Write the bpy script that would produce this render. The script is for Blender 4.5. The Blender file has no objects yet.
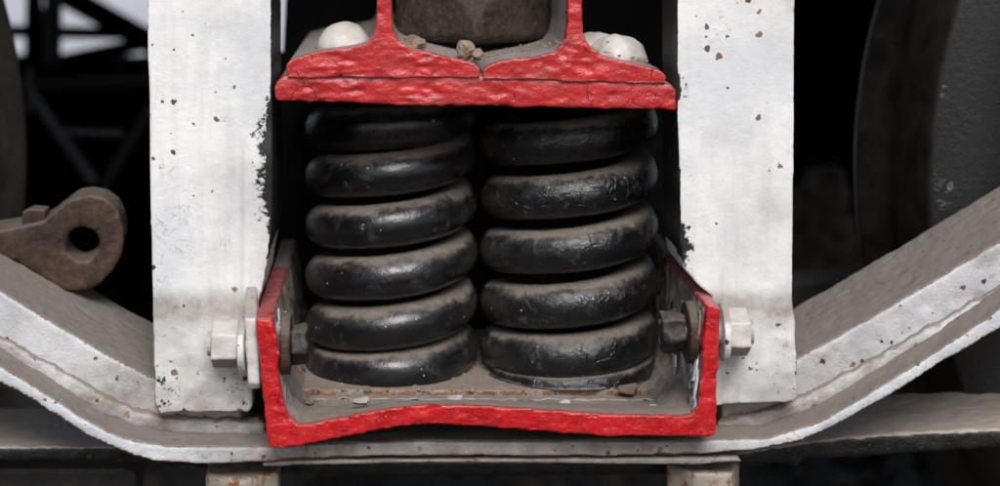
import bpy, bmesh, math, random
from mathutils import Vector, noise, Matrix
R = math.radians
rnd = random.Random(7)
scene = bpy.context.scene
C = scene.collection

# ------------------------------------------------------------------ camera
CX, CY, CZ = -0.110, -1.6, 0.95            # eye point (metres)
cam_d = bpy.data.cameras.new('camera')
cam = bpy.data.objects.new('camera', cam_d); C.objects.link(cam)
cam.location = (CX, CY, CZ); cam.rotation_euler = (R(90), 0, 0)
cam_d.sensor_width = 36; cam_d.lens = 57.6
cam_d.shift_x = 0.110; cam_d.shift_y = -0.323
cam_d.clip_start = 0.05; cam_d.clip_end = 500
cam_d.dof.use_dof = True; cam_d.dof.focus_distance = 1.68; cam_d.dof.aperture_fstop = 2.3
scene.camera = cam

# ------------------------------------------------------------------ light
SUN_EL, SUN_AZ = 46, 176                   # elevation; azimuth the light comes from (180 = behind the camera)
w = bpy.data.worlds.new('World'); scene.world = w; w.use_nodes = True
wn = w.node_tree; bg = wn.nodes['Background']
sky = wn.nodes.new('ShaderNodeTexSky'); sky.sky_type = 'NISHITA'; sky.sun_disc = False
sky.sun_elevation = R(SUN_EL); sky.sun_rotation = R(SUN_AZ)
sky.dust_density = 3.0; sky.ozone_density = 1.2
wn.links.new(sky.outputs[0], bg.inputs[0]); bg.inputs[1].default_value = 0.05
sd = bpy.data.lights.new('sun', 'SUN'); sd.energy = 1.5; sd.angle = R(28); sd.color = (.985, .99, 1)
so = bpy.data.objects.new('sun', sd); C.objects.link(so)
a = R(SUN_AZ); dirv = Vector((math.sin(a) * math.cos(R(SUN_EL)), math.cos(a) * math.cos(R(SUN_EL)), math.sin(R(SUN_EL))))
so.rotation_euler = dirv.to_track_quat('Z', 'Y').to_euler(); so.location = dirv * 20
scene.view_settings.view_transform = 'Standard'; scene.view_settings.look = 'None'
scene.view_settings.exposure = 1.05; scene.view_settings.gamma = 1
scene.cycles.max_bounces = 6

# ------------------------------------------------------------------ measuring: a point seen at photo position (px, py) that lies at depth Y
def P(px, py, Y):
    s = (Y - CY) / 1.6
    return Vector((CX + (px - 390) * s / 1000, Y, CZ - (py + 80) * s / 1000))
def smooth(a, b, x):
    t = min(1, max(0, (x - a) / (b - a))); return t * t * (3 - 2 * t)
def n3(p, f, o=0.0):
    return noise.noise((p[0] * f + o, p[1] * f - o * .7, p[2] * f + o * 1.3))

# ------------------------------------------------------------------ materials
class NT:
    def __init__(s, name):
        s.m = bpy.data.materials.new(name); s.m.use_nodes = True
        s.t = s.m.node_tree; s.b = s.t.nodes['Principled BSDF']
        s.geo = s.t.nodes.new('ShaderNodeNewGeometry')
        s.pos = s.geo.outputs['Position']
        sx = s.t.nodes.new('ShaderNodeSeparateXYZ'); s.t.links.new(s.geo.outputs['Normal'], sx.inputs[0]); s.nz = sx.outputs[2]
    def n(s, typ, **k):
        x = s.t.nodes.new(typ)
        for a, v in k.items(): setattr(x, a, v)
        return x
    def put(s, sock, v):
        if isinstance(v, (int, float)): sock.default_value = v
        elif isinstance(v, tuple): sock.default_value = (*v, 1) if len(v) == 3 and sock.type == 'RGBA' else v
        else: s.t.links.new(v, sock)
    def math(s, op, a, b=0.0, c=None, clamp=False):
        x = s.n('ShaderNodeMath', operation=op, use_clamp=clamp); s.put(x.inputs[0], a); s.put(x.inputs[1], b)
        if c is not None: s.put(x.inputs[2], c)
        return x.outputs[0]
    def noise(s, scale, detail=4, rough=.55, stretch=None, off=0, dist=0):
        v = s.pos
        if stretch or off:
            mp = s.n('ShaderNodeMapping'); s.put(mp.inputs[0], v)
            mp.inputs['Scale'].default_value = stretch or (1, 1, 1); mp.inputs['Location'].default_value = (off, off * .37, off * 1.7); v = mp.outputs[0]
        x = s.n('ShaderNodeTexNoise'); s.put(x.inputs['Vector'], v); x.inputs['Scale'].default_value = scale
        x.inputs['Detail'].default_value = detail; x.inputs['Roughness'].default_value = rough; x.inputs['Distortion'].default_value = dist
        return x.outputs[0]
    def voro(s, scale, feature='F1', off=0):
        x = s.n('ShaderNodeTexVoronoi', feature=feature); v = s.pos
        x.inputs['Scale'].default_value = scale
        # wobble the lookup so that no cell reads as a clean dot
        nz = s.n('ShaderNodeTexNoise'); s.put(nz.inputs['Vector'], v); nz.inputs['Scale'].default_value = scale * 1.7; nz.inputs['Detail'].default_value = 3
        ad = s.n('ShaderNodeMix', data_type='VECTOR'); ad.inputs[0].default_value = .7 / scale
        s.put(ad.inputs[4], v); s.put(ad.inputs[5], nz.outputs[1]); s.put(x.inputs['Vector'], ad.outputs[1])
        return x.outputs['Distance'], x.outputs.get('Color')
    def step(s, x, lo, hi):
        r = s.n('ShaderNodeMapRange', interpolation_type='SMOOTHSTEP'); s.put(r.inputs[0], x)
        s.put(r.inputs[1], lo); s.put(r.inputs[2], hi); return r.outputs[0]
    def mix(s, f, a, b):
        x = s.n('ShaderNodeMix', data_type='RGBA'); s.put(x.inputs[0], f); s.put(x.inputs[6], a); s.put(x.inputs[7], b); return x.outputs[2]
    def attr(s, name):
        x = s.n('ShaderNodeAttribute'); x.attribute_name = name; return x.outputs['Fac']
    def out(s, col, rough, height=None, dist=.002, strength=.6, spec=.5, metal=0.0):
        s.put(s.b.inputs['Base Color'], col); s.put(s.b.inputs['Roughness'], rough)
        s.put(s.b.inputs['Specular IOR Level'], spec); s.put(s.b.inputs['Metallic'], metal)
        if height is not None:
            b = s.n('ShaderNodeBump'); b.inputs['Strength'].default_value = strength; b.inputs['Distance'].default_value = dist
            s.put(b.inputs['Height'], height); s.t.links.new(b.outputs[0], s.b.inputs['Normal'])
        return s.m

DUST = (.205, .165, .135)
GRIME = (.20, .16, .125)
def painted_steel(name, base=(.84, .835, .82), base2=(.69, .70, .715), rough=.42, dust=.9, dust_lo=.25, spots=.45, bump=.7,
                  red=(.42, .008, .011), streak=True, dustcol=DUST, big=1.0):
    """Old oil paint on steel. Vertex layers say where red paint, grime, bared black and rust lie."""
    k = NT(name)
    nA = k.noise(11, 6, .6); nB = k.noise(70, 7, .62); nC = k.noise(330, 4, .6); nD = k.noise(28, 8, .7, off=3.1)
    st = k.noise(60, 4, .6, stretch=(1, 1, .07)) if streak else nD
    col = k.mix(k.step(nA, .40, .68), base, base2)
    col = k.mix(k.math('MULTIPLY', k.step(st, .50, .66), .6), col, base2)
    col = k.mix(k.math('MULTIPLY', k.step(st, .44, .30), .25), col, (.60, .54, .47))
    # pale brown blotches everywhere, faint
    col = k.mix(k.math('MULTIPLY', k.step(nD, .56, .75), .32), col, (.55, .48, .40))
    g = k.attr('grime')
    gf = k.math('MULTIPLY', g, k.math('ADD', k.math('MULTIPLY', nD, 1.7), -.05, clamp=True), clamp=True)
    col = k.mix(gf, col, k.mix(nB, (.13, .10, .08), (.34, .28, .23)))
    # red coat
    ra = k.attr('red'); fade = k.attr('fade')
    rf = k.step(k.math('ADD', ra, k.math('MULTIPLY', k.math('SUBTRACT', nB, .5), .7)), .46, .54)
    nR = k.noise(48, 5, .6, stretch=(.5, 1, 1), off=9)
    rc = k.mix(k.step(nR, .35, .7), red, tuple(min(1, c * 1.25 + .003) for c in red))
    rc = k.mix(k.math('MULTIPLY', k.step(nB, .5, .66), .6), rc, (.22, .006, .008))
    rc = k.mix(k.math('MULTIPLY', k.step(k.noise(130, 6, .7, off=12), .54, .66), .35), rc, (.60, .05, .05))
    ck, _ = k.voro(40, 'DISTANCE_TO_EDGE'); crack = k.math('MULTIPLY', k.step(ck, .035, .006), k.step(k.noise(17, 3, .6, off=31), .53, .62))
    rc = k.mix(k.math('MULTIPLY', crack, .42), rc, (.06, .008, .008))
    rc = k.mix(k.math('MULTIPLY', fade, k.math('ADD', k.math('MULTIPLY', nD, 1.1), .15, clamp=True), clamp=True), rc, (.42, .17, .155))
    col = k.mix(rf, col, rc)
    # bared black
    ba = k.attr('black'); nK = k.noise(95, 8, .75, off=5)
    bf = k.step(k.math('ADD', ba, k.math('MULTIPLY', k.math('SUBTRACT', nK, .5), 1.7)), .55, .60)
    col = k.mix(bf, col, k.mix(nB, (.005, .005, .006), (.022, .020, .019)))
    # rust
    ru = k.attr('rust')
    uf = k.step(k.math('ADD', ru, k.math('MULTIPLY', k.math('SUBTRACT', k.noise(60, 8, .7, off=8), .5), 1.6)), .52, .62)
    col = k.mix(uf, col, k.mix(k.noise(150, 5, .7), (.06, .022, .010), (.42, .17, .045)))
    # pin spots and dings
    d, c = k.voro(95); sc = k.n('ShaderNodeSeparateColor'); k.put(sc.inputs[0], c)
    sp = k.math('MULTIPLY', k.math('LESS_THAN', d, k.math('MULTIPLY', k.math('POWER', sc.outputs[0], 2.5), .34)), k.math('GREATER_THAN', sc.outputs[1], 1 - spots))
    d2, c2 = k.voro(26); sc2 = k.n('ShaderNodeSeparateColor'); k.put(sc2.inputs[0], c2)
    sp2 = k.math('MULTIPLY', k.step(d2, k.math('ADD', k.math('MULTIPLY', sc2.outputs[0], .055), .022), .012), k.math('GREATER_THAN', sc2.outputs[1], 1 - spots * .28 * big))
    spk = k.math('MAXIMUM', sp, k.math('MULTIPLY', sp2, .85))
    col = k.mix(k.math('MULTIPLY', spk, k.math('SUBTRACT', 1.0, rf)), col, k.mix(sc.outputs[2], (.05, .028, .018), (.27, .17, .10)))
    hl = k.math('MULTIPLY', k.step(k.math('ABSOLUTE', k.math('SUBTRACT', k.noise(30, 4, .6, off=21, dist=1.0), .5)), .010, .002), k.step(k.noise(10, 3, .6, off=17), .52, .60))
    col = k.mix(k.math('MULTIPLY', k.math('MULTIPLY', hl, .55), k.math('SUBTRACT', 1.0, rf)), col, (.22, .19, .17))
    # settled dust
    df = k.math('MULTIPLY', k.step(k.math('ADD', k.nz, k.math('MULTIPLY', k.math('SUBTRACT', nD, .5), .5)), dust_lo, dust_lo + .45), dust)
    df = k.math('MULTIPLY', df, k.math('ADD', k.math('MULTIPLY', nB, .5), .62, clamp=True))
    df = k.math('MULTIPLY', df, k.math('SUBTRACT', 1.0, k.math('MULTIPLY', rf, .72)))
    dc = k.mix(nB, tuple(x * .72 for x in dustcol), tuple(min(1, x * 1.35) for x in dustcol))
    col = k.mix(df, col, dc)
    rg = k.math('MAXIMUM', k.math('MULTIPLY', df, .95), k.math('ADD', rough, k.math('MULTIPLY', k.math('SUBTRACT', nB, .5), .3)))
    h = k.math('ADD', k.math('MULTIPLY', nB, .7), k.math('MULTIPLY', nC, .34)); h = k.math('ADD', h, k.math('MULTIPLY', st, .35))
    h = k.math('ADD', h, k.math('MULTIPLY', bf, -.35)); h = k.math('ADD', h, k.math('MULTIPLY', spk, -.4))
    h = k.math('ADD', h, k.math('MULTIPLY', uf, -.25)); h = k.math('ADD', h, k.math('MULTIPLY', rf, .3)); h = k.math('ADD', h, k.math('MULTIPLY', k.math('MULTIPLY', crack, rf), -.5))
    h = k.math('ADD', h, k.math('MULTIPLY', k.math('MULTIPLY', nR, rf), 1.1))
    return k.out(col, rg, h, .0022, bump)

def black_spring(name, crack, smears):
    k = NT(name)
    nA = k.noise(40, 6, .62); nB = k.noise(130, 6, .65); nC = k.noise(420, 3, .6); nD = k.noise(18, 5, .6, off=4)
    col = k.mix(nA, (.002, .002, .0026), (.008, .008, .010))
    smear = k.math('MULTIPLY', k.step(k.noise(45, 7, .72, off=2), .53, .70), k.math('ADD', k.math('MULTIPLY', nD, 1.5), -.42, clamp=True))
    col = k.mix(k.math('MULTIPLY', smear, smears), col, (.12, .118, .12))
    d, c = k.voro(170); sc = k.n('ShaderNodeSeparateColor'); k.put(sc.inputs[0], c)
    sp = k.math('MULTIPLY', k.math('LESS_THAN', d, k.math('MULTIPLY', sc.outputs[0], .22)), k.math('GREATER_THAN', sc.outputs[1], .90))
    col = k.mix(k.math('MULTIPLY', sp, .8), col, (.40, .37, .33))
    e = k.math('ADD', k.nz, k.math('MULTIPLY', k.math('SUBTRACT', nB, .5), .32))
    e = k.math('ADD', e, k.math('MULTIPLY', k.math('SUBTRACT', nD, .5), 1.0))
    thin = k.math('MULTIPLY', k.step(e, .36, .78), .22)
    full = k.math('MULTIPLY', k.step(e, .52, .92), k.math('ADD', k.math('MULTIPLY', nB, .4), .6, clamp=True))
    # a thin film on the flanks too
    sx = k.n('ShaderNodeSeparateXYZ'); k.t.links.new(k.geo.outputs['Normal'], sx.inputs[0])
    flank = k.math('MULTIPLY', k.step(k.math('ABSOLUTE', sx.outputs[0]), .62, 1.0), k.math('MULTIPLY', nA, .32))
    df = k.math('MAXIMUM', k.math('MAXIMUM', thin, full), flank)
    col = k.mix(df, col, k.mix(nB, (.125, .105, .088), (.25, .205, .165)))
    rg = k.math('ADD', k.math('ADD', .17, k.math('MULTIPLY', k.math('SUBTRACT', nB, .42), .42)), k.math('MULTIPLY', df, .75), clamp=True)
    h = k.math('ADD', k.math('MULTIPLY', nA, .3), k.math('ADD', k.math('MULTIPLY', nB, .30), k.math('MULTIPLY', nC, .14)))
    # cracks in the thick paint
    dc, _ = k.voro(36, 'DISTANCE_TO_EDGE')
    cm = k.step(k.noise(15, 3, .6, off=7), .42, .58)
    h = k.math('ADD', h, k.math('MULTIPLY', k.math('MULTIPLY', k.step(dc, .0, .04), cm), crack))
    h = k.math('ADD', h, k.math('MULTIPLY', k.noise(75, 6, .72, off=11, dist=.8), crack * 2.2))
    return k.out(col, rg, h, .0026, .75, spec=.55)

def grimy(name, c1, c2, rough=.7, dust=.5, scale=90, bump=.6, spec=.4, dustcol=DUST, flecks=0.0, metal=0.0, lo=.3):
    k = NT(name)
    nA = k.noise(scale * .2, 6, .62); nB = k.noise(scale, 7, .68); nC = k.noise(scale * 4, 3, .6)
    col = k.mix(k.step(k.math('ADD', k.math('MULTIPLY', nA, .5), k.math('MULTIPLY', nB, .5)), .36, .66), c1, c2)
    if flecks:
        col = k.mix(k.math('MULTIPLY', k.step(k.noise(scale * 1.3, 8, .75, off=6), .60, .66), flecks), col, (.30, .27, .24))
    df = k.math('MULTIPLY', k.step(k.math('ADD', k.nz, k.math('MULTIPLY', k.math('SUBTRACT', nB, .5), .6)), lo, lo + .4), dust)
    col = k.mix(df, col, k.mix(nB, tuple(x * .7 for x in dustcol), tuple(x * 1.3 for x in dustcol)))
    rg = k.math('ADD', rough, k.math('MULTIPLY', k.math('SUBTRACT', nB, .5), .35), clamp=True)
    h = k.math('ADD', k.math('MULTIPLY', nA, .5), k.math('ADD', k.math('MULTIPLY', nB, .5), k.math('MULTIPLY', nC, .25)))
    return k.out(col, rg, h, .0022, bump, spec=spec, metal=metal)

def wheel_face_mat():
    k = NT('wheel_face_paint')
    nA = k.noise(9, 6, .6); nB = k.noise(120, 6, .7); nC = k.noise(500, 3, .6)
    col = k.mix(nA, (.003, .003, .0033), (.010, .0096, .0096))
    col = k.mix(k.math('MULTIPLY', k.step(nC, .55, .75), .6), col, (.045, .045, .045))
    # scratched scuffs: thin crooked bright lines in a few patches
    patch = k.step(k.noise(13, 2, .5, off=1.3), .57, .64)
    line = k.step(k.math('ABSOLUTE', k.math('SUBTRACT', k.noise(38, 3, .6, off=2, dist=1.2), .5)), .022, .006)
    sc = k.math('MULTIPLY', patch, line)
    col = k.mix(k.math('MULTIPLY', sc, k.math('MULTIPLY', nB, 1.2)), col, (.24, .23, .23))
    h = k.math('ADD', k.math('MULTIPLY', nB, .5), k.math('ADD', k.math('MULTIPLY', nC, .3), k.math('MULTIPLY', sc, .8)))
    return k.out(col, .5, h, .003, 1.0, spec=.4)

M = {}
M['white'] = painted_steel('white_paint_on_steel', spots=.42, bump=.5, big=.25)
M['bar'] = painted_steel('greyed_white_paint', base=(.67, .68, .70), base2=(.50, .535, .585), dust=1.0, dust_lo=.22, spots=.62, bump=1.0, streak=False, dustcol=(.165, .132, .106))
M['channel'] = painted_steel('red_edged_channel_paint', base=(.50, .48, .47), base2=(.33, .31, .30), dust=.85, dust_lo=.3, spots=.3, streak=False, bump=1.0, rough=.24)
M['bolster'] = painted_steel('red_edged_beam_paint', base=(.46, .45, .45), base2=(.28, .27, .26), dust=.85, dust_lo=.35, spots=.2, streak=False, bump=1.0, rough=.22, dustcol=(.24, .205, .175))
M['spring'] = black_spring('black_spring_paint', .0, .8)
M['spring_thick'] = black_spring('thick_cracked_black_spring_paint', .30, 1.0)
M['rust'] = grimy('brown_rusty_steel', (.020, .011, .007), (.085, .046, .028), .7, .75, 110, 1.0, dustcol=(.125, .10, .082), flecks=.18)
M['nut_dark'] = grimy('rough_dark_rusted_steel', (.012, .0075, .005), (.065, .042, .028), .55, .35, 190, 1.0, dustcol=(.20, .175, .16), flecks=.45, lo=.42)
M['black_steel'] = grimy('lit_dust_black_steel', (.004, .004, .004), (.014, .0135, .013), .45, 1.0, 90, 1.0, dustcol=(.40, .345, .30), flecks=.22, lo=.34)  # dust set paler than elsewhere, making up for light missing under the arms
M['dark_gear'] = grimy('shade_black_underframe_steel', (.003, .003, .003), (.009, .008, .0075), .9, .12, 40, .5, spec=.08, dustcol=(.05, .045, .04))  # near-black base puts the deep shade of the interior into the colour
M['dim_grey'] = grimy('dim_grey_steel', (.028, .028, .029), (.065, .062, .060), .75, .4, 60, .5, flecks=.2)
M['rod_grey'] = grimy('dull_grey_rod', (.14, .15, .18), (.22, .23, .26), .6, .3, 60, .4)
M['wheel_face'] = wheel_face_mat()
M['wheel_tread'] = grimy('brown_wheel_tread', (.004, .003, .003), (.022, .016, .012), .5, .1, 30, .6)
M['wheel_brown'] = grimy('brown_dusted_wheel', (.010, .008, .006), (.034, .026, .019), .8, .1, 120, .9)
M['clod'] = grimy('dry_mud', (.16, .115, .080), (.36, .27, .20), .95, .3, 160, 1.0)
M['dirt'] = grimy('caked_dirt', (.06, .042, .030), (.30, .22, .17), .95, .4, 30, 1.0)
M['cream'] = painted_steel('cream_paint_with_rust', base=(.46, .42, .35), base2=(.34, .30, .24), dust=.3, spots=.6)
M['flake_grey'] = grimy('grey_paint_flake', (.30, .31, .34), (.62, .63, .66), .6, .3, 120, .6)
M['flake_brown'] = grimy('brown_paint_flake', (.10, .07, .055), (.26, .20, .16), .85, .3, 120, .6)
M['flake_dusty'] = grimy('dusty_paint_flake', (.16, .13, .11), (.46, .43, .41), .85, .7, 120, .8)
M['ballast'] = grimy('trackside_ballast', (.022, .019, .016), (.085, .072, .062), .95, .2, 14, 1.0)
M['concrete'] = grimy('pale_yard_concrete', (.42, .43, .45), (.60, .61, .64), .9, .1, 6, .5)
M['nut_black'] = grimy('greasy_black_nut', (.006, .005, .005), (.040, .030, .024), .5, .35, 110, 1.0, flecks=.35, lo=.4)
M['nut_white'] = painted_steel('white_nut_paint', base=(.74, .72, .69), base2=(.60, .57, .53), dust=.25, spots=.3, streak=False)
M['liner'] = painted_steel('rust_edged_liner_paint', base=(.33, .28, .24), base2=(.22, .18, .15), dust=1.0, spots=.3, streak=False, bump=.9)

# ------------------------------------------------------------------ builders
def tag(o, label=None, cat=None, group=None, kind=None):
    if label: o['label'] = label
    if cat: o['category'] = cat
    if group: o['group'] = group
    if kind: o['kind'] = kind
    return o
def root(name, loc, label, cat, group=None):
    o = bpy.data.objects.new(name, None); C.objects.link(o); o.location = loc; o.empty_display_size = .03
    return tag(o, label, cat, group)
def wpos(o):
    v = Vector(o.location)
    while o.parent: o = o.parent; v = v + Vector(o.location)
    return v
def link(name, me, mat, parent=None, origin=None):
    """me is in world coordinates; the object's origin is put at `origin` (or its parent's origin)"""
    o = bpy.data.objects.new(name, me); C.objects.link(o)
    if parent:
        org = wpos(parent); o.parent = parent
    else:
        org = Vector(origin) if origin is not None else sum((v.co for v in me.vertices), Vector()) / max(1, len(me.vertices))
        o.location = org
    me.transform(Matrix.Translation(-org))
    me.materials.append(mat)
    return o
def flat_mesh(bm, smooth_shade=False):
    bmesh.ops.recalc_face_normals(bm, faces=bm.faces)
    me = bpy.data.meshes.new('m'); bm.to_mesh(me); bm.free()
    if smooth_shade:
        me.polygons.foreach_set('use_smooth', [True] * len(me.polygons))
    return me
def solid(bm, voxel, disp=None, layers=None, relax=0):
    """weld the shapes in bm into one dense skin (worn, rounded edges), push it about, paint wear layers"""
    bmesh.ops.recalc_face_normals(bm, faces=bm.faces)
    me = bpy.data.meshes.new('m'); bm.to_mesh(me); bm.free()
    if voxel:
        t = bpy.data.objects.new('t', me); C.objects.link(t)
        md = t.modifiers.new('r', 'REMESH'); md.mode = 'VOXEL'; md.voxel_size = voxel; md.use_smooth_shade = True
        dg = bpy.context.evaluated_depsgraph_get()
        m2 = bpy.data.meshes.new_from_object(t.evaluated_get(dg)); bpy.data.objects.remove(t); bpy.data.meshes.remove(me); me = m2
    if relax:
        b2 = bmesh.new(); b2.from_mesh(me)
        for _ in range(relax): bmesh.ops.smooth_vert(b2, verts=b2.verts, factor=.5, use_axis_x=True, use_axis_y=True, use_axis_z=True)
        b2.to_mesh(me); b2.free()
    me.polygons.foreach_set('use_smooth', [True] * len(me.polygons))
    return dress(me, disp, layers)
def dress(me, disp=None, layers=None):
    nv = len(me.vertices)
    lay = {k: [0.0] * nv for k in ('red', 'fade', 'grime', 'black', 'rust')} if layers else None
    nor = [v.normal.copy() for v in me.vertices]
    for i, v in enumerate(me.vertices):
        p = v.co.copy()
        if layers:
            for k, x in layers(p, nor[i]).items(): lay[k][i] = x
        if disp:
            d = disp(p, nor[i])
            v.co = p + (d if isinstance(d, Vector) else nor[i] * d)
    if layers:
        for k, a in lay.items():
            at = me.attributes.new(k, 'FLOAT', 'POINT'); at.data.foreach_set('value', a)
    me.update()
    return me
def prism(bm, pts, y0, y1):
    """pts: list of front-plane points (Vectors at depth y0); swept straight back to y1"""
    f = [bm.verts.new((p.x, y0, p.z)) for p in pts]; b = [bm.verts.new((p.x, y1, p.z)) for p in pts]
    bm.faces.new(f); bm.faces.new(b[::-1]); n = len(pts)
    for i in range(n): bm.faces.new((f[i], b[i], b[(i + 1) % n], f[(i + 1) % n]))
def pxprism(bm, px, y0, y1): prism(bm, [P(x, y, y0) for x, y in px], y0, y1)
def box(bm, lo, hi):
    r = bmesh.ops.create_cube(bm, size=1); c = (Vector(lo) + Vector(hi)) / 2; d = Vector(hi) - Vector(lo)
    for v in r['verts']: v.co = Vector((v.co.x * d.x, v.co.y * d.y, v.co.z * d.z)) + c
def rod(bm, a, b, r, seg=12, r2=None):
    a, b = Vector(a), Vector(b); z = (b - a).normalized(); x = z.orthogonal().normalized(); y = z.cross(x); r2 = r2 or r
    A = [bm.verts.new(a + (x * math.cos(t) + y * math.sin(t)) * r) for t in [i * 2 * math.pi / seg for i in range(seg)]]
    B = [bm.verts.new(b + (x * math.cos(t) + y * math.sin(t)) * r2) for t in [i * 2 * math.pi / seg for i in range(seg)]]
    for i in range(seg): bm.faces.new((A[i], A[(i + 1) % seg], B[(i + 1) % seg], B[i]))
    bm.faces.new(A[::-1]); bm.faces.new(B)
def hexrod(bm, a, b, r, turn=0.0, ax='X'):
    a, b = Vector(a), Vector(b)
    ring = lambda c: [bm.verts.new(c + (Vector((0, math.cos(t), math.sin(t))) if ax == 'X' else Vector((math.cos(t), math.sin(t), 0))) * r)
                      for t in [turn + i * math.pi / 3 for i in range(6)]]
    A, B = ring(a), ring(b)
    for i in range(6): bm.faces.new((A[i], A[(i + 1) % 6], B[(i + 1) % 6], B[i]))
    bm.faces.new(A[::-1]); bm.faces.new(B)

# ================================================================== THE SETTING
GZ = -.22
bm = bmesh.new(); 
for x0, x1, y0, y1, z in ((-60, 60, -40, 120, GZ),):
    bm.faces.new([bm.verts.new(v) for v in ((x0, y0, z), (x1, y0, z), (x1, y1, z), (x0, y1, z))])
tag(link('ground', flat_mesh(bm), M['ballast'], origin=(0, 0, GZ)), kind='structure')
bm = bmesh.new()
bm.faces.new([bm.verts.new(v) for v in ((-60, 4.6, GZ + .02), (60, 4.6, GZ + .02), (60, 120, GZ + .02), (-60, 120, GZ + .02))])
tag(link('concrete_yard', flat_mesh(bm), M['concrete'], origin=(0, 20, GZ)), kind='structure')
# loose ballast stones, far too many to count
bm = bmesh.new()
for i in range(2600):
    x = rnd.uniform(-2.6, 2.6); y = rnd.uniform(.5, 4.5); r = rnd.uniform(.018, .05)
    s = bmesh.ops.create_icosphere(bm, subdivisions=1, radius=r)
    q = Matrix.Rotation(rnd.uniform(0, 6), 3, Vector((rnd.random(), rnd.random(), rnd.random() + .1)).normalized())
    for v in s['verts']:
        c = q @ Vector((v.co.x * rnd.uniform(.8, 1.25), v.co.y, v.co.z * .75)); v.co = c + Vector((x, y, GZ + r * .35))
tag(link('ballast_stones', flat_mesh(bm), M['ballast'], origin=(0, 2.5, GZ)), kind='stuff')

# wagon body above: its floor and sills keep the daylight off the running gear
g = root('wagon_underframe', (0, 1.2, 1.36), 'dark wagon underframe carried above the springs and wheels', 'underframe')
bm = bmesh.new(); box(bm, (-4, -.10, 1.45), (4, 2.7, 1.50)); link('floor', flat_mesh(bm), M['dark_gear'], g)
bm = bmesh.new()
for y in (.06, 2.3): box(bm, (-4, y, 1.25), (4, y + .10, 1.449))
link('sill', flat_mesh(bm), M['dark_gear'], g)

# ================================================================== FAR GEAR (behind the springs)
def grow(name, pts_px, y0, y1, mat, label, cat, group=None, kind=None):
    bm = bmesh.new(); pxprism(bm, pts_px, y0, y1); bmesh.ops.bevel(bm, geom=bm.edges[:], offset=.004, segments=1, affect='EDGES')
    o = link(name, flat_mesh(bm), mat); return tag(o, label, cat, group, kind)
grow('transom', [(286, -70), (720, -70), (720, 420), (215, 420), (215, 62), (286, 62)], .56, .70, M['dark_gear'], 'dark steel transom added right behind the two springs to block the pale yard', 'beam')  # shaped to hold back the daylight behind, stepped to leave one slit
grow('blocking_side_beam', [(-260, 58), (60, 59), (110, 58), (118, 62), (138, 62), (147, 56), (285, 60), (285, 330), (-260, 330)], 2.0, 2.14, M['dark_gear'], 'dark far side beam added behind the rods to block the yard in the left gap', 'beam')  # added beam; its top edge cuts off the bright yard behind
grow('blocking_side_beam', [(690, -40), (905, -40), (905, 300), (690, 300)], 2.0, 2.14, M['dark_gear'], 'dark far side beam added to block the yard in the gap right of the right post', 'beam')  # added to block the bright ground between post and wheel
def rods(name, a, b, Y, rpx, mat, label, cat='rod', group=None):
    bm = bmesh.new(); rod(bm, P(*a, Y), P(*b, Y), rpx * (Y - CY) / 1600, 12); o = link(name, flat_mesh(bm, False), mat); tag(o, label, cat, group)
rods('truss_rod', (-30, 30), (240, 36), 1.88, 6.5, M['dark_gear'], 'black horizontal rod crossing the pale light at upper left', 'rod')
rods('truss_rod', (50, -14), (190, 64), 1.92, 12, M['dark_gear'], 'black rod slanting down right across the pale light at upper left', 'rod')
rods('truss_rod', (-10, 76), (180, 36), 1.96, 7.5, M['dark_gear'], 'black rod slanting up right below the horizontal rod at upper left', 'rod')
rods('brake_pull_rod', (57, 131), (122, 133), 1.25, 3.4, M['rod_grey'], 'short pale grey horizontal rod in the dark left gap', 'rod')
rods('brake_hanger', (30, 92), (94, 182), 1.45, 5, M['rod_grey'], 'dim grey rod slanting down right in the dark left gap', 'rod')
rods('brake_hanger', (30, 68), (30, 112), 1.6, 2.6, M['rod_grey'], 'thin pale upright rod standing in for a sliver of daylight beside the left wheel', 'rod')  # rod added to stand for a bright sliver of background
grow('hanger_bracket', [(26, -40), (38, -40), (34, 8), (50, 40), (52, 64), (24, 64)], 1.80, 1.87, M['dark_gear'], 'dark bracket beside the left wheel against the pale light', 'bracket')
grow('brake_beam', [(-200, 384), (58, 386), (66, 412), (-200, 414)], .62, .70, M['dim_grey'], 'dim grey beam low at the left, behind the dusty tie bar', 'beam')
rods('truss_rod', (54, -30), (52, 66), 1.78, 9, M['dim_grey'], 'upright dim rod crossing the pale light at upper left', 'rod')
rods('truss_rod', (20, 84), (240, 78), 1.7, 6, M['dim_grey'], 'dim level rod in the dark just under the pale light at upper left', 'rod')
rods('brake_hanger', (150, 108), (104, 186), 1.3, 5, M['dim_grey'], 'dim rod leaning up right behind the left post above the lug', 'rod')
# block caked in brown dirt in the right gap
bm = bmesh.new()
for cx, cy, rx, rz in ((815, 235, .055, .075), (838, 262, .05, .055), (800, 272, .05, .04), (826, 190, .03, .04)):
    s = bmesh.ops.create_icosphere(bm, subdivisions=3, radius=1); c = P(cx, cy, 1.5)
    for v in s['verts']: v.co = Vector((v.co.x * rx * 1.3, v.co.y * .07, v.co.z * rz * 1.3)) + c
tag(link('brake_block', solid(bm, .006, lambda p, n: n3(p, 28) * .018 + n3(p, 70) * .008), M['dirt']),
    'dark lump caked in brown dirt in the gap right of the right post', 'brake block')
grow('cross_bar', [(770, 284), (905, 276), (905, 322), (770, 330)], .86, .94, M['dim_grey'], 'dark level bar under the caked lump, right of the right post', 'bar')

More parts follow.
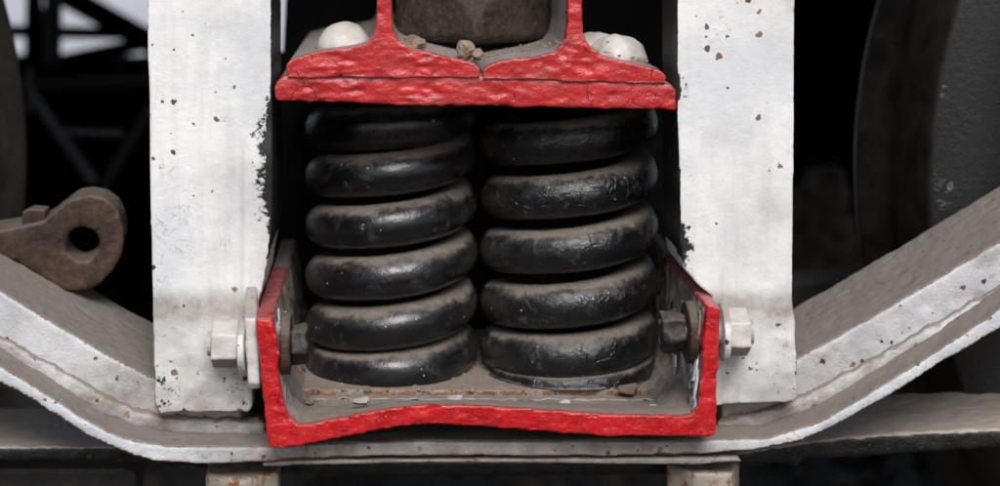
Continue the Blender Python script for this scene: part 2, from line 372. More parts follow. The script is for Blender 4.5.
# ================================================================== WHEELS
WY, WR, WZ = .25, .72, .638
def wheel(cx, label, face, tread, WY):   # face: outer side, tread: rim and flange
    g = root('railway_wheel', (cx, WY + .1, WZ - WR), label, 'wheel', 'wheels of the bogie')
    def lathe(prof, seg=180):
        bm = bmesh.new(); rings = []
        for r, y in prof: rings.append([bm.verts.new((cx + r * math.cos(t), y, WZ + r * math.sin(t))) for t in [i * 2 * math.pi / seg for i in range(seg)]])
        for A, B in zip(rings, rings[1:]):
            for i in range(seg): bm.faces.new((A[i], A[(i + 1) % seg], B[(i + 1) % seg], B[i]))
        return bm
    link('tyre', flat_mesh(lathe([(WR - .13, WY + .012), (WR - .125, WY), (WR - .006, WY), (WR, WY + .006), (WR + .004, WY + .12), (WR + .012, WY + .15),
         (WR + .032, WY + .165), (WR + .034, WY + .18), (WR + .02, WY + .195), (WR - .13, WY + .195)]), True), tread, g)
    t = bpy.data.objects[g.children[0].name]
    t.data.materials.append(face)
    for p in t.data.polygons:
        c = p.center + wpos(g)
        if c.y < WY + .02 and (Vector((c.x - cx, 0, c.z - WZ)).length < WR - .004): p.material_index = 1
    link('disc', flat_mesh(lathe([(.11, WY + .01), (.2, WY + .03), (WR - .2, WY + .03), (WR - .13, WY + .014), (WR - .13, WY + .18), (.11, WY + .18)]), True), face, g)
    link('hub', flat_mesh(lathe([(.001, WY - .02), (.105, WY - .02), (.11, WY - .015), (.11, WY + .2), (.001, WY + .2)]), True), face, g)
    bm = bmesh.new(); rod(bm, (cx, WY + .2, WZ), (cx, 1.7, WZ), .075, 24); link('axle', flat_mesh(bm, True), M['dark_gear'], g)
wheel(P(928, 0, WY).x + WR, 'dark grey scuffed wheel standing behind the raised right arm of the frame', M['wheel_face'], M['wheel_tread'], WY)
wheel(P(27, 0, WY + .23).x - WR - .034, 'brown dusty wheel at the left edge beyond the pierced lug', M['wheel_brown'], M['wheel_brown'], WY + .05)

# ================================================================== LOWER TIE BAR
def lumps(a1, f1, a2=0, f2=1, o=0.0):
    return lambda p, n: n3(p, f1, o) * a1 + (n3(p, f2, o + 5) * a2 if a2 else 0)
g = root('tie_bar', (0, .19, .36), 'dusty flat tie bar with black front edge running below the frame', 'bar')
bm = bmesh.new()
top = [(-300, 446), (-60, 447), (60, 447), (140, 448), (220, 452), (400, 462), (700, 460), (780, 446), (850, 437), (930, 432), (1060, 427), (1300, 424)]
bot = [(1300, 441), (1060, 444), (950, 451), (860, 457), (806, 459), (797, 468), (784, 463), (700, 475), (400, 478), (210, 470), (140, 464), (60, 462), (-60, 461), (-300, 460)]
pxprism(bm, top + bot, .125, .265)
def tie_layers(p, n):
    return dict(black=.0)
link('flat_bar', solid(bm, .0032, lumps(.0012, 40, .0008, 120)), M['black_steel'], g)
# grey block under its left end
grow('lower_beam', [(-80, 470), (126, 470), (138, 478), (128, 530), (-80, 530)], .21, .30, M['dim_grey'], 'grey flat beam end at bottom left under the dusty tie bar', 'beam')

# ================================================================== SIDE FRAME: posts, arms, strap, weld
fr = root('bogie_side_frame', (-.1, .12, .35), 'white side frame with two upright posts and arms sweeping up to both sides', 'bogie frame')
FY = .055
crL = lambda z: P(243, 0, FY).x
def post(front, deep, crease, side, zw):
    bm = bmesh.new(); pxprism(bm, front, FY, .083); pxprism(bm, deep, .078, .172 if side > 0 else .225)
    xin = P(front[1][0] if side < 0 else front[0][0], 0, FY).x
    def inner(z):                                # x of the inner edge
        return xin
    def disp(p, n):
        d = n3(p, 9) * .0009 + n3((p.x, p.y, p.z * .25), 70, 3) * .0005 + n3(p, 160, 6) * .0002
        v = n * d
        low = smooth(.60, .52, p.z)
        v = v + n * (n3(p, 35, 9) * .0022 + max(0, n3(p, 60, 2)) * .002) * low
        if n.y < -.3:
            cx = crease(p.z)
            if cx is not None:
                v.y -= .0035 * smooth(cx - .004 * 1, cx + .004, p.x * 1) * smooth(.74, .70, p.z) * (1 if side < 0 else 0)
                if side > 0: v.y -= .0035 * smooth(cx + .004, cx - .004, p.x) * smooth(.74, .70, p.z)
        return v
    def layers(p, n):
        d = abs(p.x - xin)                       # distance from inner edge
        zz = p.z
        band = (smooth(.785, .74, zz) * smooth(.605, .66, zz) if side < 0 else max(smooth(.66, .63, zz) * smooth(.56, .60, zz), smooth(.80, .785, zz) * smooth(.755, .77, zz) * .8))
        b = 0.0
        if n.y < -.4: b = band * max(0, 1 - d / (.040 if side < 0 else .032)) * (.72 if side < 0 else .88) + smooth(.005, 0, d) * .32
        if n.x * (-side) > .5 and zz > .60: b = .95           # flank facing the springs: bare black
        low = smooth(.575, .54, zz)
        e = 1 - max(abs(n.x), abs(n.y), abs(n.z))
        if n.y < -.4: b = max(b, (.39 + .16 * n3(p, 22)) * smooth(.53, .50, zz), .26 * smooth(.0, .5, n3(p, 16, 4)))
        gr = .12 + .25 * max(0, n3(p, 9)) + .30 * low + 1.0 * smooth(.575, .555, zz) * smooth(.525, .55, zz) * .5 + .3 * smooth(.49, .455, zz) + .25 * smooth(.03, 0, d) * smooth(.75, .60, zz)
        outer = abs(p.x - P(150 if side < 0 else 795, 0, FY).x)
        edge = smooth(.012, .0, outer) * .30 + 1.3 * e + smooth(.457, .447, zz) * .55
        return dict(black=b, grime=gr, rust=edge * .8 if n.y < .5 else .3)
    return solid(bm, .0024, disp, layers)
left_front = [(146, -260), (270, -260), (271.5, 60), (273, 180), (271, 240), (263, 288), (256, 312), (252, 404), (249, 411), (200, 413), (158, 414), (155, 408), (153, 320), (149, 160)]
left_deep = [(148, -260), (270, -260), (271.5, 60), (273, 180), (271, 240), (263, 288), (256, 312), (253, 366), (157, 362), (155, 320), (151, 160)]
right_front = [(676, -260), (796, -260), (794, 120), (792.5, 240), (792.5, 300), (796, 360), (797, 396), (794, 402), (760, 403), (712, 405), (711, 296), (698, 284), (683, 268), (679, 240), (677, 100)]
right_deep = [(676, -260), (795, -260), (793, 120), (791, 240), (791, 300), (793, 345), (711, 366), (711, 296), (698, 284), (683, 268), (679, 240), (677, 100)]
link('post', post(left_front, left_deep, lambda z: P(243, 0, FY).x, -1, .55), M['white'], fr)
def cr_r(z): return P(700, 0, FY).x + .022 * smooth(.72, .58, z)
link('post', post(right_front, right_deep, cr_r, 1, .56), M['white'], fr)

# arms: heavy bars behind the posts
BY = .085
armL = [(-300, 119), (-70, 252), (0, 291), (51, 321), (102, 352), (150, 376), (190, 388), (240, 392), (244, 434), (190, 433), (147, 421), (102, 402), (58, 375), (0, 345), (-70, 305), (-300, 172)]
armR = [(722, 392), (770, 374), (799, 358), (867, 320), (930, 283), (1000, 241), (1070, 198), (1290, 62), (1290, 119), (1070, 255), (1000, 297), (946, 329), (884, 365), (802, 409), (760, 427), (722, 432)]
def arm_layers(p, n):
    if n.y < -.4:
        g = .10 + .45 * smooth(.52, .44, p.z) * smooth(.50, .30, abs(p.x + .0)) + .2 * max(0, n3(p, 12))
        ed = smooth(-.93, -.75, n.y)
        return dict(grime=g + .22 + .5 * max(0, n3(p, 15)) + .3 * max(0, n3(p, 40, 6)), rust=.18 + .36 * ed, black=.14 + .2 * max(0, n3(p, 30, 3)) + .16 * ed)
    return dict(grime=.4)
for a in (armL, armR):
    bm = bmesh.new(); pxprism(bm, a, BY, .262 if a is armL else .232)
    def d(p, n):
        v = n3(p, 22) * .0010 + n3(p, 90, 4) * .0006 - max(0, n3(p, 48, 7) - .25) * .004
        return v
    link('arm', solid(bm, .003, d, arm_layers), M['bar'], fr)
# weld bead ridge between arm and strap
weldc = [(-300, 172), (-70, 305), (0, 346), (60, 379), (105, 404), (132, 417), (165, 424), (210, 427), (262, 428)]
weldr = [(724, 426), (760, 421), (812, 401), (894, 356), (966, 315), (1000, 295), (1070, 252), (1290, 116)]
def weld(pts, rippled):
    bm = bmesh.new(); P3 = [P(x, y, .084) for x, y in pts]
    for a, b in zip(P3, P3[1:]):
        n = max(2, int((b - a).length / .006))
        for i in range(n):
            p = a.lerp(b, i / n); s = bmesh.ops.create_icosphere(bm, subdivisions=1, radius=.0115 + .0016 * n3(p, 55) + rnd.uniform(-.0008, .0008))
            for v in s['verts']: v.co = Vector((v.co.x, v.co.y * .55, v.co.z * 1.05)) + p
    def lay(p, n): return dict(grime=.35 + .5 * smooth(.55, .45, p.z) + .5 * max(0, n3(p, 25)), rust=.1)
    return solid(bm, .0028, lambda p, n: n3(p, 70) * .0022 + n3(p, 170, 2) * .001, lay)
for pts in (weldc, weldr): link('weld_seam', weld(pts, 1), M['bar'], fr)
# strap: lower flange of the frame, its dusty ledge sticking out in front of the arms
SY = .036
stop = [(-300, 189), (-70, 322), (0, 366), (34, 386), (57, 400), (78, 416), (111, 433), (132, 440), (168, 446), (261, 447), (330, 443), (430, 441), (560, 441), (660, 440), (700, 440), (768, 438), (820, 422), (871, 393), (939, 350), (1000, 309), (1070, 264), (1290, 128)]
sbot = [(1290, 149), (1070, 285), (1000, 329), (939, 365), (888, 397), (837, 426), (802, 441), (761, 450), (700, 455), (560, 457), (430, 456), (300, 459), (240, 464), (201, 465), (157, 463), (135, 457), (108, 446), (87, 436), (63, 421), (33, 401), (0, 383), (-70, 341), (-300, 208)]
bm = bmesh.new(); pxprism(bm, stop + sbot, SY, .118)
def strap_layers(p, n):
    mid = smooth(.34, .20, abs(p.x + .02))
    return dict(grime=(.15 + .75 * mid if n.y < -.3 else .5) + .35 * max(0, n3(p, 18)), black=.14 + .2 * max(0, n3(p, 26, 2)), rust=.22 + (.32 * smooth(-.95, -.75, n.y) if n.y < -.3 else 0) + .22 * mid * smooth(.40, .39, p.z) + (.25 if n.z < -.3 else 0))
link('strap', solid(bm, .0027, lambda p, n: n3(p, 32) * .0013 + n3(p, 110, 4) * .0006, strap_layers), M['bar'], fr)
bm = bmesh.new(); pxprism(bm, [(262, 462), (300, 460), (430, 458), (560, 458), (700, 457), (738, 456), (742, 462), (700, 465), (560, 464), (430, 463), (300, 466), (262, 467)], .042, .115)
link('under_strap', solid(bm, .0022, lumps(.0006, 60), lambda p, n: dict(grime=.95, rust=.36)), M['bar'], fr)
# column nuts below the strap
for x0, x1, turn, ytop in ((203, 284, .55, 466), (667, 740, 1.15, 462)):
    c = P((x0 + x1) / 2, ytop, .085); r = (x1 - x0) / 2 * 1.05 / 1000 * 1.04
    bm = bmesh.new(); hexrod(bm, c, c - Vector((0, 0, .075)), r, turn, 'Z')
    nt = link('column_nut', solid(bm, .003, lumps(.0010, 60, .0006, 150), lambda p, n: dict(rust=.47, grime=.7)), M['cream'], fr)
    bm = bmesh.new(); rod(bm, c - Vector((0, 0, .076)), c - Vector((0, 0, .12)), r * .5, 16); link('thread_end', flat_mesh(bm), M['black_steel'], nt)

# ================================================================== SPRING PLANK: red edged channel
ch = root('spring_channel', (-.012, .2, .415), 'red edged steel channel cradling the foot of both springs', 'channel')
outer = [(255, 320), (261, 380), (268, 450), (300, 446), (345, 437), (392, 428), (430, 424), (480, 427), (530, 431), (600, 436), (660, 437), (716, 438), (718, 380), (721, 307)]
inner = [(271, 318), (276, 345), (281, 392), (287, 416), (300, 426), (345, 417), (392, 408), (430, 404), (480, 406), (530, 409), (600, 414), (660, 416), (692, 416), (699, 408), (703, 370), (707, 305)]
def res(pts, n):                                # resample by arc length so both outlines pair up
    P2 = [Vector(p) for p in pts]; L = [0]
    for a, b in zip(P2, P2[1:]): L.append(L[-1] + (b - a).length)
    out = []
    for i in range(n):
        t = L[-1] * i / (n - 1); j = max(k for k in range(len(L) - 1) if L[k] <= t + 1e-9)
        out.append(P2[j].lerp(P2[j + 1], (t - L[j]) / (L[j + 1] - L[j])))
    return out
NO = 80
o_ = [P(v.x, v.y, 0) for v in res(outer, NO)]; i_ = [P(v.x, v.y, 0) for v in res(inner, NO)]
bm = bmesh.new(); rows = []
for Y in (0, .03, .06, .09, .125, .25, .40):
    f = smooth(0, .125, Y); row = []
    for p in o_ + i_[::-1]:
        z = p.z; isin = len(row) >= NO
        if abs(p.x + .012) < .195:
            tgt = .4350 if isin else .4200
            wgt = smooth(.205, .18, abs(p.x + .012))
            z = z + (tgt - z) * f * wgt if z < .48 else z
        row.append(bm.verts.new((p.x, Y, z)))
    rows.append(row)
n = 2 * NO
for A, B in zip(rows, rows[1:]):
    for i in range(n): bm.faces.new((A[i], B[i], B[(i + 1) % n], A[(i + 1) % n]))
bm.faces.new(rows[0]); bm.faces.new(rows[-1][::-1])
bmesh.ops.triangulate(bm, faces=[f for f in bm.faces if len(f.verts) > 4])
def ch_disp(p, n):
    front = smooth(.012, .0, p.y)
    d = n3(p, 38) * .0007 + n3(p, 105, 3) * .0006
    d += front * (n3((p.x * .6, p.y, p.z), 85, 7) * .0009 - abs(n3(p, 130, 1)) * .0013)
    if n.x * (1 if p.x < 0 else -1) > .5: d += n3(p, 26, 2) * .0022 + max(0, n3((p.x, p.y, p.z * .5), 85, 5)) * .0035    # scabby inner walls
    return n * d
def ch_layers(p, n):
    o = dict(red=0.0, fade=0.0, grime=.55, black=.0, rust=.12)
    if p.y < .0065 + .002 * n3(p, 120): o['red'] = 1.0
    top = p.z > .535
    if n.z > .3 and top:
        o['red'] = .85 * smooth(.34, .16, p.y) ; o['fade'] = smooth(.005, .06, p.y) * .75
    if n.z > .35 and p.y < .012: o['fade'] = max(o['fade'], .3)
    if n.z > .4 and p.z < .5: o['grime'] = .8; o['rust'] = .05
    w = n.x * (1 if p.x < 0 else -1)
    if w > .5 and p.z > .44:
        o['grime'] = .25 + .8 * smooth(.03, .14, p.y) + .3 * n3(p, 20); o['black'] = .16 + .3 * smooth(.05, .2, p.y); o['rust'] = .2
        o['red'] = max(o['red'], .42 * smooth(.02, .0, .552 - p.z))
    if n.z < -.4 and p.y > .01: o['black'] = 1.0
    return o
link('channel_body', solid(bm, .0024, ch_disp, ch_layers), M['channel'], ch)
# loose scabs of paint curling off the inner walls
def flake_mesh(c, u, v, su, sv, curl, th=.0009, seed=0):
    """a curled chip of paint: irregular outline, real thickness"""
    rr = random.Random(seed); u, v = Vector(u).normalized(), Vector(v).normalized(); nrm = u.cross(v).normalized()
    bm = bmesh.new(); k = 9
    out = [(math.cos(t) * rr.uniform(.62, 1.1), math.sin(t) * rr.uniform(.62, 1.1)) for t in [i * 2 * math.pi / k for i in range(k)]]
    def at(a, b, h): return Vector(c) + u * a * su + v * b * sv + nrm * (curl * (a * a * .6 + b * .5 + rr.uniform(-.1, .1)) * min(su, sv) + h)
    T = [bm.verts.new(at(a, b, th)) for a, b in out]; B = [bm.verts.new(x.co - nrm * th * 2) for x in T]
    ct = bm.verts.new(at(0, 0, th)); cb = bm.verts.new(ct.co - nrm * th * 2)
    for i in range(k):
        j = (i + 1) % k; bm.faces.new((ct, T[i], T[j])); bm.faces.new((cb, B[j], B[i])); bm.faces.new((T[j], T[i], B[i], B[j]))
    return flat_mesh(bm)
for i in range(34):
    right = i < 26; Y = rnd.uniform(.008, .035) if rnd.random() < .6 else rnd.uniform(.07, .13)
    z = rnd.uniform(.455, .545)
    x = (.1965 + (z - .45) * .035) if right else (-.2155 - (z - .45) * .10)
    link('paint_scab', flake_mesh((x - .001 if right else x + .001, Y, z), (0, 1, .2), (.1, .1, 1) if right else (-.1, .1, 1), rnd.uniform(.005, .013), rnd.uniform(.008, .022), rnd.uniform(-.5, .5), seed=i), M['flake_grey'] if rnd.random() < .7 else M['flake_brown'], ch)
# lug plate on the left outer wall
bm = bmesh.new(); pts = [(.016, .548), (.030, .560), (.0555, .574), (.0555, .485), (.048, .472), (.022, .474), (.016, .482)]
A = []; B = []
for y, z in pts:
    xo = P(255, 0, 0).x + (z - .55) * -.06
    A.append(bm.verts.new((xo - .0005, y, z))); B.append(bm.verts.new((xo - .0125, y, z)))
bm.faces.new(A); bm.faces.new(B[::-1])
for i in range(len(pts)): j = (i + 1) % len(pts); bm.faces.new((A[i], B[i], B[j], A[j]))
link('lug_plate', solid(bm, .0022, lumps(.001, 60, .0006, 140), lambda p, n: dict(grime=.45, rust=.2, red=.55 * smooth(.56, .575, p.z) * smooth(-.2, .4, n3(p, 60)), fade=.8)), M['white'], ch)

# bolts through the channel walls
def bolt(side, Y, Z, x_out0, x_out1, x_in0, x_in1, x_w0, x_w1, label):
    g = link('bolt', flat_mesh((lambda b: (rod(b, (x_in1, Y, Z), (x_out1 + side * .005, Y, Z), .0125, 16), b)[1])(bmesh.new())), M['white'] if side < 0 else M['black_steel'], ch)
    g.data.materials[0] = M['cream']
    bm = bmesh.new(); hexrod(bm, (x_out0, Y, Z), (x_out1, Y, Z), .0245, R(25))
    link('outer_nut', solid(bm, .0014, lumps(.0006, 90), lambda p, n: dict(grime=.40 + .5 * max(0, n3(p, 60)) + .9 * smooth(Z - .008, Z - .012, p.z), rust=.15 + .28 * smooth(Z - .008, Z - .012, p.z))), M['nut_white'], g)  # lower face darkened by rust and grime, with its shade put in the colour
    bm = bmesh.new(); rod(bm, (x_w0, Y, Z), (x_w1, Y, Z), .0290, 28)
    link('washer', solid(bm, .0014, lumps(.0006, 70), lambda p, n: dict(grime=.25, rust=.25)), M['white'], g)
    bm = bmesh.new(); hexrod(bm, (x_in0, Y, Z), (x_in1, Y, Z), .0200, R(12))
    link('inner_nut', solid(bm, .0016, lumps(.0036, 55, .0016, 150)), M['nut_black'], g)
    bm = bmesh.new(); rod(bm, (x_in0 - side * -.0002, Y, Z), (x_in0 + side * .010, Y, Z), .031, 24)
    link('inner_washer', solid(bm, .002, lumps(.0012, 60)), M['rust'], g)
YB = .032
X = lambda px: P(px, 0, YB).x
bolt(-1, YB, .518, X(239), X(213), -.2105, X(307), X(239.5), X(246), '')
bolt(1, YB, .530, X(726), X(747), .1905, X(660), X(726), X(719.5), '')

# ================================================================== LINER PLATE under the springs
BZ = .443
bm = bmesh.new()
fx = [(298, .130), (330, .126), (380, .127), (430, .125), (500, .124), (560, .126), (610, .124), (640, .128), (660, .140), (666, .165)]
pts = [Vector((P(x, 0, y).x, y, 0)) for x, y in fx] + [Vector((.185, .385, 0)), Vector((-.208, .385, 0))]
A = [bm.verts.new((p.x, p.y, BZ)) for p in pts]; B = [bm.verts.new((p.x, p.y, BZ - .0085)) for p in pts]
bm.faces.new(A); bm.faces.new(B[::-1])
for i in range(len(pts)): j = (i + 1) % len(pts); bm.faces.new((A[i], B[i], B[j], A[j]))
bmesh.ops.triangulate(bm, faces=[f for f in bm.faces if len(f.verts) > 4])
tag(link('liner_plate', solid(bm, .0018, lambda p, n: Vector((0, n3(p, 90) * .002 if n.y < -.3 else 0, n3(p, 22) * .0007 + n3(p, 120) * .0004)),
    lambda p, n: dict(grime=.7, rust=.62 if p.y < .129 and n.z < .6 else .12, black=.40 if p.y < .129 and n.z < .6 else .05)), M['liner'], origin=(0, .25, BZ - .0065)),
    'thin rust edged liner plate lying on the channel floor under the springs', 'plate')
# split layer of old paint just ahead of it
bm = bmesh.new()
for k, (x0, x1, y, z) in enumerate(((310, 420, .117, .4372), (400, 530, .112, .4385), (500, 655, .112, .4378))):
    m = 16; T = []
    for i in range(m + 1):
        x = P(x0 + (x1 - x0) * i / m, 0, y).x; wv = .006 * n3((x, k, 0), 55)
        T.append([(x, y + wv - .005, z + .0010 + .0032 * n3((x, k, 2), 90)), (x, y + .010 + wv, z + .0004)])
    for a, b in zip(T, T[1:]):
        lo = [Vector(q) for q in (a[0], b[0], b[1], a[1])]
        V = [bm.verts.new(q) for q in lo] + [bm.verts.new(q - Vector((0, 0, .0016))) for q in lo]
        for f in ((0, 1, 2, 3), (7, 6, 5, 4), (0, 4, 5, 1), (1, 5, 6, 2), (2, 6, 7, 3), (3, 7, 4, 0)): bm.faces.new([V[j] for j in f])
bmesh.ops.remove_doubles(bm, verts=bm.verts, dist=.0002)
link('peeling_paint', flat_mesh(bm), M['flake_dusty'], ch)

# ================================================================== COIL SPRINGS
TZ = .7545
def spring(cx, cy, od, wire, keys, label, seed, mat, sq):
    r = wire / 2; rc = od / 2 - r; seg = 40; stepd = 2.5
    a0, a1 = keys[0][0], keys[-1][0]
    def zc(a):
        for (p, q), (s, t) in zip(keys, keys[1:]):
            if a <= s: return q + (t - q) * (a - p) / (s - p)
        return keys[-1][1]
    def zs(a): return sum(zc(min(a1, max(a0, a + d))) for d in (-25, -12, 0, 12, 25)) / 5
    bm = bmesh.new(); rings = []; N = int((a1 - a0) / stepd)
    for i in range(N + 1):
        a = a0 + (a1 - a0) * i / N; t = R(a); c = Vector((cx + rc * math.cos(t), cy + rc * math.sin(t), zs(a))); e = Vector((math.cos(t), math.sin(t), 0))
        ring = []
        for j in range(seg):
            f = 2 * math.pi * j / seg; nn = e * math.cos(f) + Vector((0, 0, math.sin(f))); p = c + nn * r
            q = p; kq = max(sq[2], 1 - smooth(sq[0], sq[1], a))          # ground flat end: squarer bar
            if kq > 0:
                cf = math.cos(f); p = c + e * r * math.copysign(abs(cf) ** (1 - .72 * kq), cf) + Vector((0, 0, math.sin(f) * r))
            p = p + nn * (n3(q, 22, seed) * .0006 + n3(q, 60, seed + 3) * .0004 + n3(q, 150, seed + 5) * .0004)
            if p.z < BZ + .0012: p.z = BZ + .0012 - (0 if p.z > BZ else 0)
            if p.z > TZ - .0006: p.z = TZ - .0006
            ring.append(bm.verts.new(p))
        rings.append(ring)
    for A, B in zip(rings, rings[1:]):
        for j in range(seg): bm.faces.new((A[j], B[j], B[(j + 1) % seg], A[(j + 1) % seg]))
    bm.faces.new(rings[0]); bm.faces.new(rings[-1][::-1])
    o = link('coil_spring', flat_mesh(bm, True), M[mat], origin=(cx, cy, BZ))
    tag(o, label, 'spring', 'coil springs side by side in the channel')
L0 = [(75, .4265), (180, .4400), (540, .4890), (900, .5440), (1260, .6010), (1620, .6580), (1980, .7125), (2230, .7400)]
spring(P(391.5, 0, .232).x, .232, .1975, .0488, L0, 'left black coil spring, dusty and smooth, standing in the red edged channel', 1.3, 'spring', (200, 330, .0))
R0 = [(203, .4290), (360, .4375), (540, .4650), (720, .4865), (1080, .5460), (1440, .6060), (1800, .6655), (2160, .7250), (2330, .7450)]
spring(P(568, 0, .220).x, .220, .2010, .0478, R0, 'right black coil spring with cracked thick paint and a thin tapered end at its foot', 6.1, 'spring_thick', (380, 520, .28))

# ================================================================== BOLSTER on top of the springs
bo = root('bolster', (-.01, .28, TZ), 'red edged bolster of two upright beams on a thick plate above the springs', 'bolster')
PY = .06
bm = bmesh.new(); pxprism(bm, [(274, 90), (277, 82), (284, 75), (300, 73), (470, 73), (481, 76), (492, 75), (640, 79), (664, 83), (672, 84), (679, 91), (682, 100), (681, 110), (560, 107.5), (400, 104.5), (276, 101)], PY, .46)
def red_disp(p, n):
    d = n3(p, 30) * .0007
    fr_ = smooth(PY + .014, PY, p.y)
    q = (p.x * .5, p.y, p.z * 1.15)
    fr_ *= .45 + 1.1 * smooth(-.25, .35, n3(p, 16, 11))
    d += fr_ * (n3(q, 80, 3) * .0019 + n3(q, 170, 8) * .0011 - abs(n3(q, 105, 2)) * .0022)
    return d
def red_layers(p, n):
    fy = PY + .010 + .003 * n3(p, 60)
    o = dict(grime=.25, rust=.04)
    if p.y < fy:
        seam = abs(p.z - (P(0, 79, PY).z - .013 * smooth(P(470, 0, PY).x, P(660, 0, PY).x, p.x) * .5))
        o['red'] = 1.0; o['fade'] = (.55 if n.z > .3 else .12) + .35 * smooth(.006, .001, seam) + .3 * max(0, n3((p.x * .5, p.y, p.z * 1.5), 55, 4))
        if n.x < -.3 and p.x < -.2: o['fade'] = .6
        o['black'] = .34 * smooth(.0022, .0004, seam) * (1 if n3((p.x, 0, 0), 18, 3) > -.25 else .3) + .05
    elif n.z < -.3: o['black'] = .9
    return o
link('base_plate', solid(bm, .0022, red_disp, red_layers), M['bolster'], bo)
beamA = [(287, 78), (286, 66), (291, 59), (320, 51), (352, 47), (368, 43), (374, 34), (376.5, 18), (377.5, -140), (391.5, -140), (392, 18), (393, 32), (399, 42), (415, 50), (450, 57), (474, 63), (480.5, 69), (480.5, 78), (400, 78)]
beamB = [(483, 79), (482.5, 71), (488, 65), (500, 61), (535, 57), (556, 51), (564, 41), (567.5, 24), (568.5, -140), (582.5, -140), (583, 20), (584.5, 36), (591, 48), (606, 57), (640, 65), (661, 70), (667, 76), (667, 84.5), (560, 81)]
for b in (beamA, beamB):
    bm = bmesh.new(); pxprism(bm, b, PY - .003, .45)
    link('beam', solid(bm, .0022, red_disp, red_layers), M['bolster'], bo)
# rivet heads
def rivet(px, ybase, ytop, Y, rad, lump, chip):
    c = P(px, ybase, Y); h = c.z - P(px, ytop, Y).z if False else P(px, ytop, Y).z - c.z
    bm = bmesh.new(); s = bmesh.ops.create_uvsphere(bm, u_segments=64, v_segments=32, radius=1)
    for v in s['verts']: v.co = Vector((v.co.x * rad, v.co.y * rad, (abs(v.co.z) ** .9 if v.co.z > 0 else v.co.z * .4) * h)) + c
    me = flat_mesh(bm, True)
    return dress(me, lambda p, n: n3(p, 45, 2) * lump + n3(p, 130, 4) * lump * .5, lambda p, n: dict(grime=.40 + .9 * smooth(c.z + .45 * h, c.z + .1 * h, p.z) + chip * max(0, n3(p, 50) + .3), black=.0 + chip * .12, rust=chip * .18))
M['rivet'] = painted_steel('chalky_rivet_paint', base=(.74, .72, .69), base2=(.60, .57, .53), dust=.25, spots=.2, streak=False, bump=.7, dustcol=(.45, .40, .35))
link('rivet_head', rivet(344, 56, 22, .115, .031, .0014, .1), M['rivet'], bo)
link('rivet_head', rivet(617, 66, 35, .115, .033, .0022, .6), M['rivet'], bo)
link('rivet_head', rivet(594, 52, 32, .19, .032, .003, .5), M['rivet'], bo)

# heavy hexagonal nut between the beams
hx = root('hexagonal_nut', P(471, 43, .265) * 1, 'huge rough rusty hexagonal nut between the two red uprights', 'nut')
NR, nc = .101, Vector((P(471, 0, .26).x, .262, 0)); zb, zcn, zt = .815, .8385, .92
bm = bmesh.new(); rows = [[], [], [], [], [], []]
for i in range(120):
    th = -math.pi / 2 + i * 2 * math.pi / 120 + R(1)
    loc = ((th + math.pi / 2) % (math.pi / 3)) - math.pi / 6; rad = NR * math.cos(math.pi / 6) / math.cos(loc); rad = min(rad, NR * .985)
    e = Vector((math.cos(th), math.sin(th), 0)); ztop = zcn + (NR * .985 - rad) * 3.3
    for k, (r_, z_) in enumerate(((rad * .80, zb - .004), (rad * .95, zb), (rad, zb + .006), (rad, ztop), (NR * .60, zcn + NR * .85), (NR * .45, zcn + NR * .95))):
        rows[k].append(bm.verts.new(nc + e * r_ + Vector((0, 0, z_))))
for A, B in zip(rows, rows[1:]):
    for i in range(120): bm.faces.new((A[i], A[(i + 1) % 120], B[(i + 1) % 120], B[i]))
bm.faces.new(rows[0][::-1]); bm.faces.new(rows[-1])
link('nut_body', solid(bm, .0024, lumps(.0009, 60, .0007, 160)), M['nut_dark'], hx)
bm = bmesh.new(); rod(bm, nc + Vector((0, 0, .785)), nc + Vector((0, 0, 1.15)), .055, 32); link('stud', flat_mesh(bm, True), M['nut_dark'], hx)

# dry mud lumps on the flanges
def clod(px, py, Y, sx, sz, label, seed, mat='clod'):
    c = P(px, py, Y); bm = bmesh.new(); s = bmesh.ops.create_icosphere(bm, subdivisions=4, radius=1); k = (Y - CY) / 1600
    for v in s['verts']:
        q = v.co.copy(); d = 1 + n3(q, 1.1, seed) * .45 + n3(q, 2.6, seed + 2) * .25 + n3(q, 7, seed) * .08
        v.co = Vector((q.x * sx * k, q.y * (sx + sz) * .5 * k, q.z * sz * k)) * d + c
    tag(link('mud_lump', flat_mesh(bm, False), M[mat]), label, 'mud lump', 'dry mud lumps on the flanges')
clod(412, 43, .085, 12, 8, 'larger brown mud lump at the foot of the left red upright', 1.2)
clod(466, 49, .075, 8, 9, 'upright brown mud lump in the gap between the two flanges', 4.4)
clod(477, 53, .072, 6.5, 4, 'small flat brown mud lump right of the upright lump between the flanges', 8.1)

# chips of paint lying on the channel floor
def chip(px, py, Y, z, su, sv, rot, mat, label, seed):
    x = P(px, py, Y).x; u = (math.cos(rot), math.sin(rot), .05); v = (-math.sin(rot), math.cos(rot), .1)
    tag(link('paint_chip', flake_mesh((x, Y, z), u, v, su, sv, .35, seed=seed), M[mat]), label, 'paint chip', 'paint chips on the channel floor')
chip(362, 412, .035, .4585, .013, .006, .5, 'black_steel', 'black curled paint chip at the left on the channel floor', 31)
chip(566, 401, .085, .4415, .007, .004, .2, 'flake_grey', 'white paint chip right of centre on the channel floor', 32)
chip(653, 404, .07, .4415, .006, .004, .8, 'flake_grey', 'white paint chip near the right wall of the channel', 33)
chip(628, 390, .115, .4470, .014, .009, .3, 'flake_brown', 'largest brown paint chip by the foot of the right spring', 34)
chip(310, 402, .09, .4415, .008, .005, 1.1, 'flake_brown', 'brown paint chip in the left corner of the channel', 35)
chip(455, 399, .09, .4450, .010, .004, .1, 'flake_grey', 'narrow grey paint chip below the gap between the springs', 36)

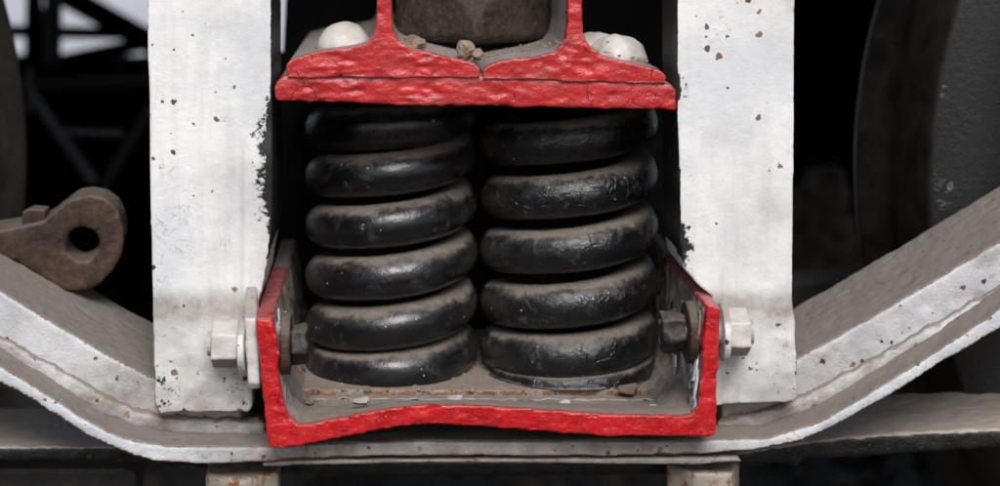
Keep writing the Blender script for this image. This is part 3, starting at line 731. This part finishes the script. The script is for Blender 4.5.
# grit and crumbs: far too many to count
bm = bmesh.new()
for i in range(900):
    if i < 620:
        x = rnd.uniform(-.205, .190); y = rnd.uniform(.004, .30) if i > 250 else rnd.uniform(.09, .13); z = .4362 + .0065 * smooth(.12, 0, y)
        if y > .124 and abs(x) < .2: z = .4435
        k = abs(x + .07); z = max(z, (.463 if y < .02 else .4362) - .18 * k) if y < .05 else z
        rr_ = rnd.uniform(.0006, .0022) * (1.6 if rnd.random() < .08 else 1)
    else:
        x = rnd.uniform(-.215, .165); y = rnd.uniform(.065, .14); t = (x + .115) if x < -.02 else (x - .068); z = P(0, 62, PY).z + .019 - abs(t) * .21; rr_ = rnd.uniform(.0006, .002)
    s_ = bmesh.ops.create_icosphere(bm, subdivisions=1, radius=rr_)
    for v in s_['verts']: v.co = Vector((v.co.x * rnd.uniform(.7, 1.5), v.co.y * rnd.uniform(.7, 1.4), v.co.z * .8)) + Vector((x, y, z))
tag(link('grit', flat_mesh(bm), M['clod'], origin=(0, .1, BZ)), kind='stuff')

# ================================================================== PIERCED LUG on the left arm
lg = root('pierced_lug', P(84, 285, .22), 'brown rusty pierced lug resting on the left arm of the frame', 'lug')
bm = bmesh.new()
outl = [(-60, 226), (0, 230), (24, 226), (44, 222), (60, 209), (74, 199), (90, 195), (104, 198), (115, 206), (122, 219), (125, 236), (121, 256), (112, 273), (98, 286), (84, 292), (64, 292), (42, 278), (16, 262), (-60, 268)]
hole = [(82 + 16.5 * math.cos(t), 245 + 17.5 * math.sin(t)) for t in [i * 2 * math.pi / 28 for i in range(28)]]
LY = .200
A = [bm.verts.new(P(x, y, LY)) for x, y in outl]; H = [bm.verts.new(P(x, y, LY)) for x, y in hole]
ed = [bm.edges.new((A[i], A[(i + 1) % len(A)])) for i in range(len(A))] + [bm.edges.new((H[i], H[(i + 1) % len(H)])) for i in range(len(H))]
fill = bmesh.ops.triangle_fill(bm, use_beauty=True, edges=ed)
# drop any triangles that filled the hole itself
hc = P(82, 245, LY)
for f in [f for f in bm.faces if all(v in H for v in f.verts)]: bm.faces.remove(f)
ex = bmesh.ops.extrude_face_region(bm, geom=bm.faces[:])
for v in [g_ for g_ in ex['geom'] if isinstance(g_, bmesh.types.BMVert)]: v.co += Vector((-.004, .046, .004))
def lug_disp(p, n):
    r = math.hypot(p.x - hc.x, p.z - hc.z)
    return n3(p, 40) * .0016 + n3(p, 110, 3) * .0009
link('eye', solid(bm, .0024, lug_disp, relax=9), M['rust'], lg)
bm = bmesh.new(); pxprism(bm, [(22, 212), (30, 209), (45, 210), (46, 226), (22, 228)], .206, .232)
link('ear', solid(bm, .002, lumps(.001, 70)), M['rust'], lg)
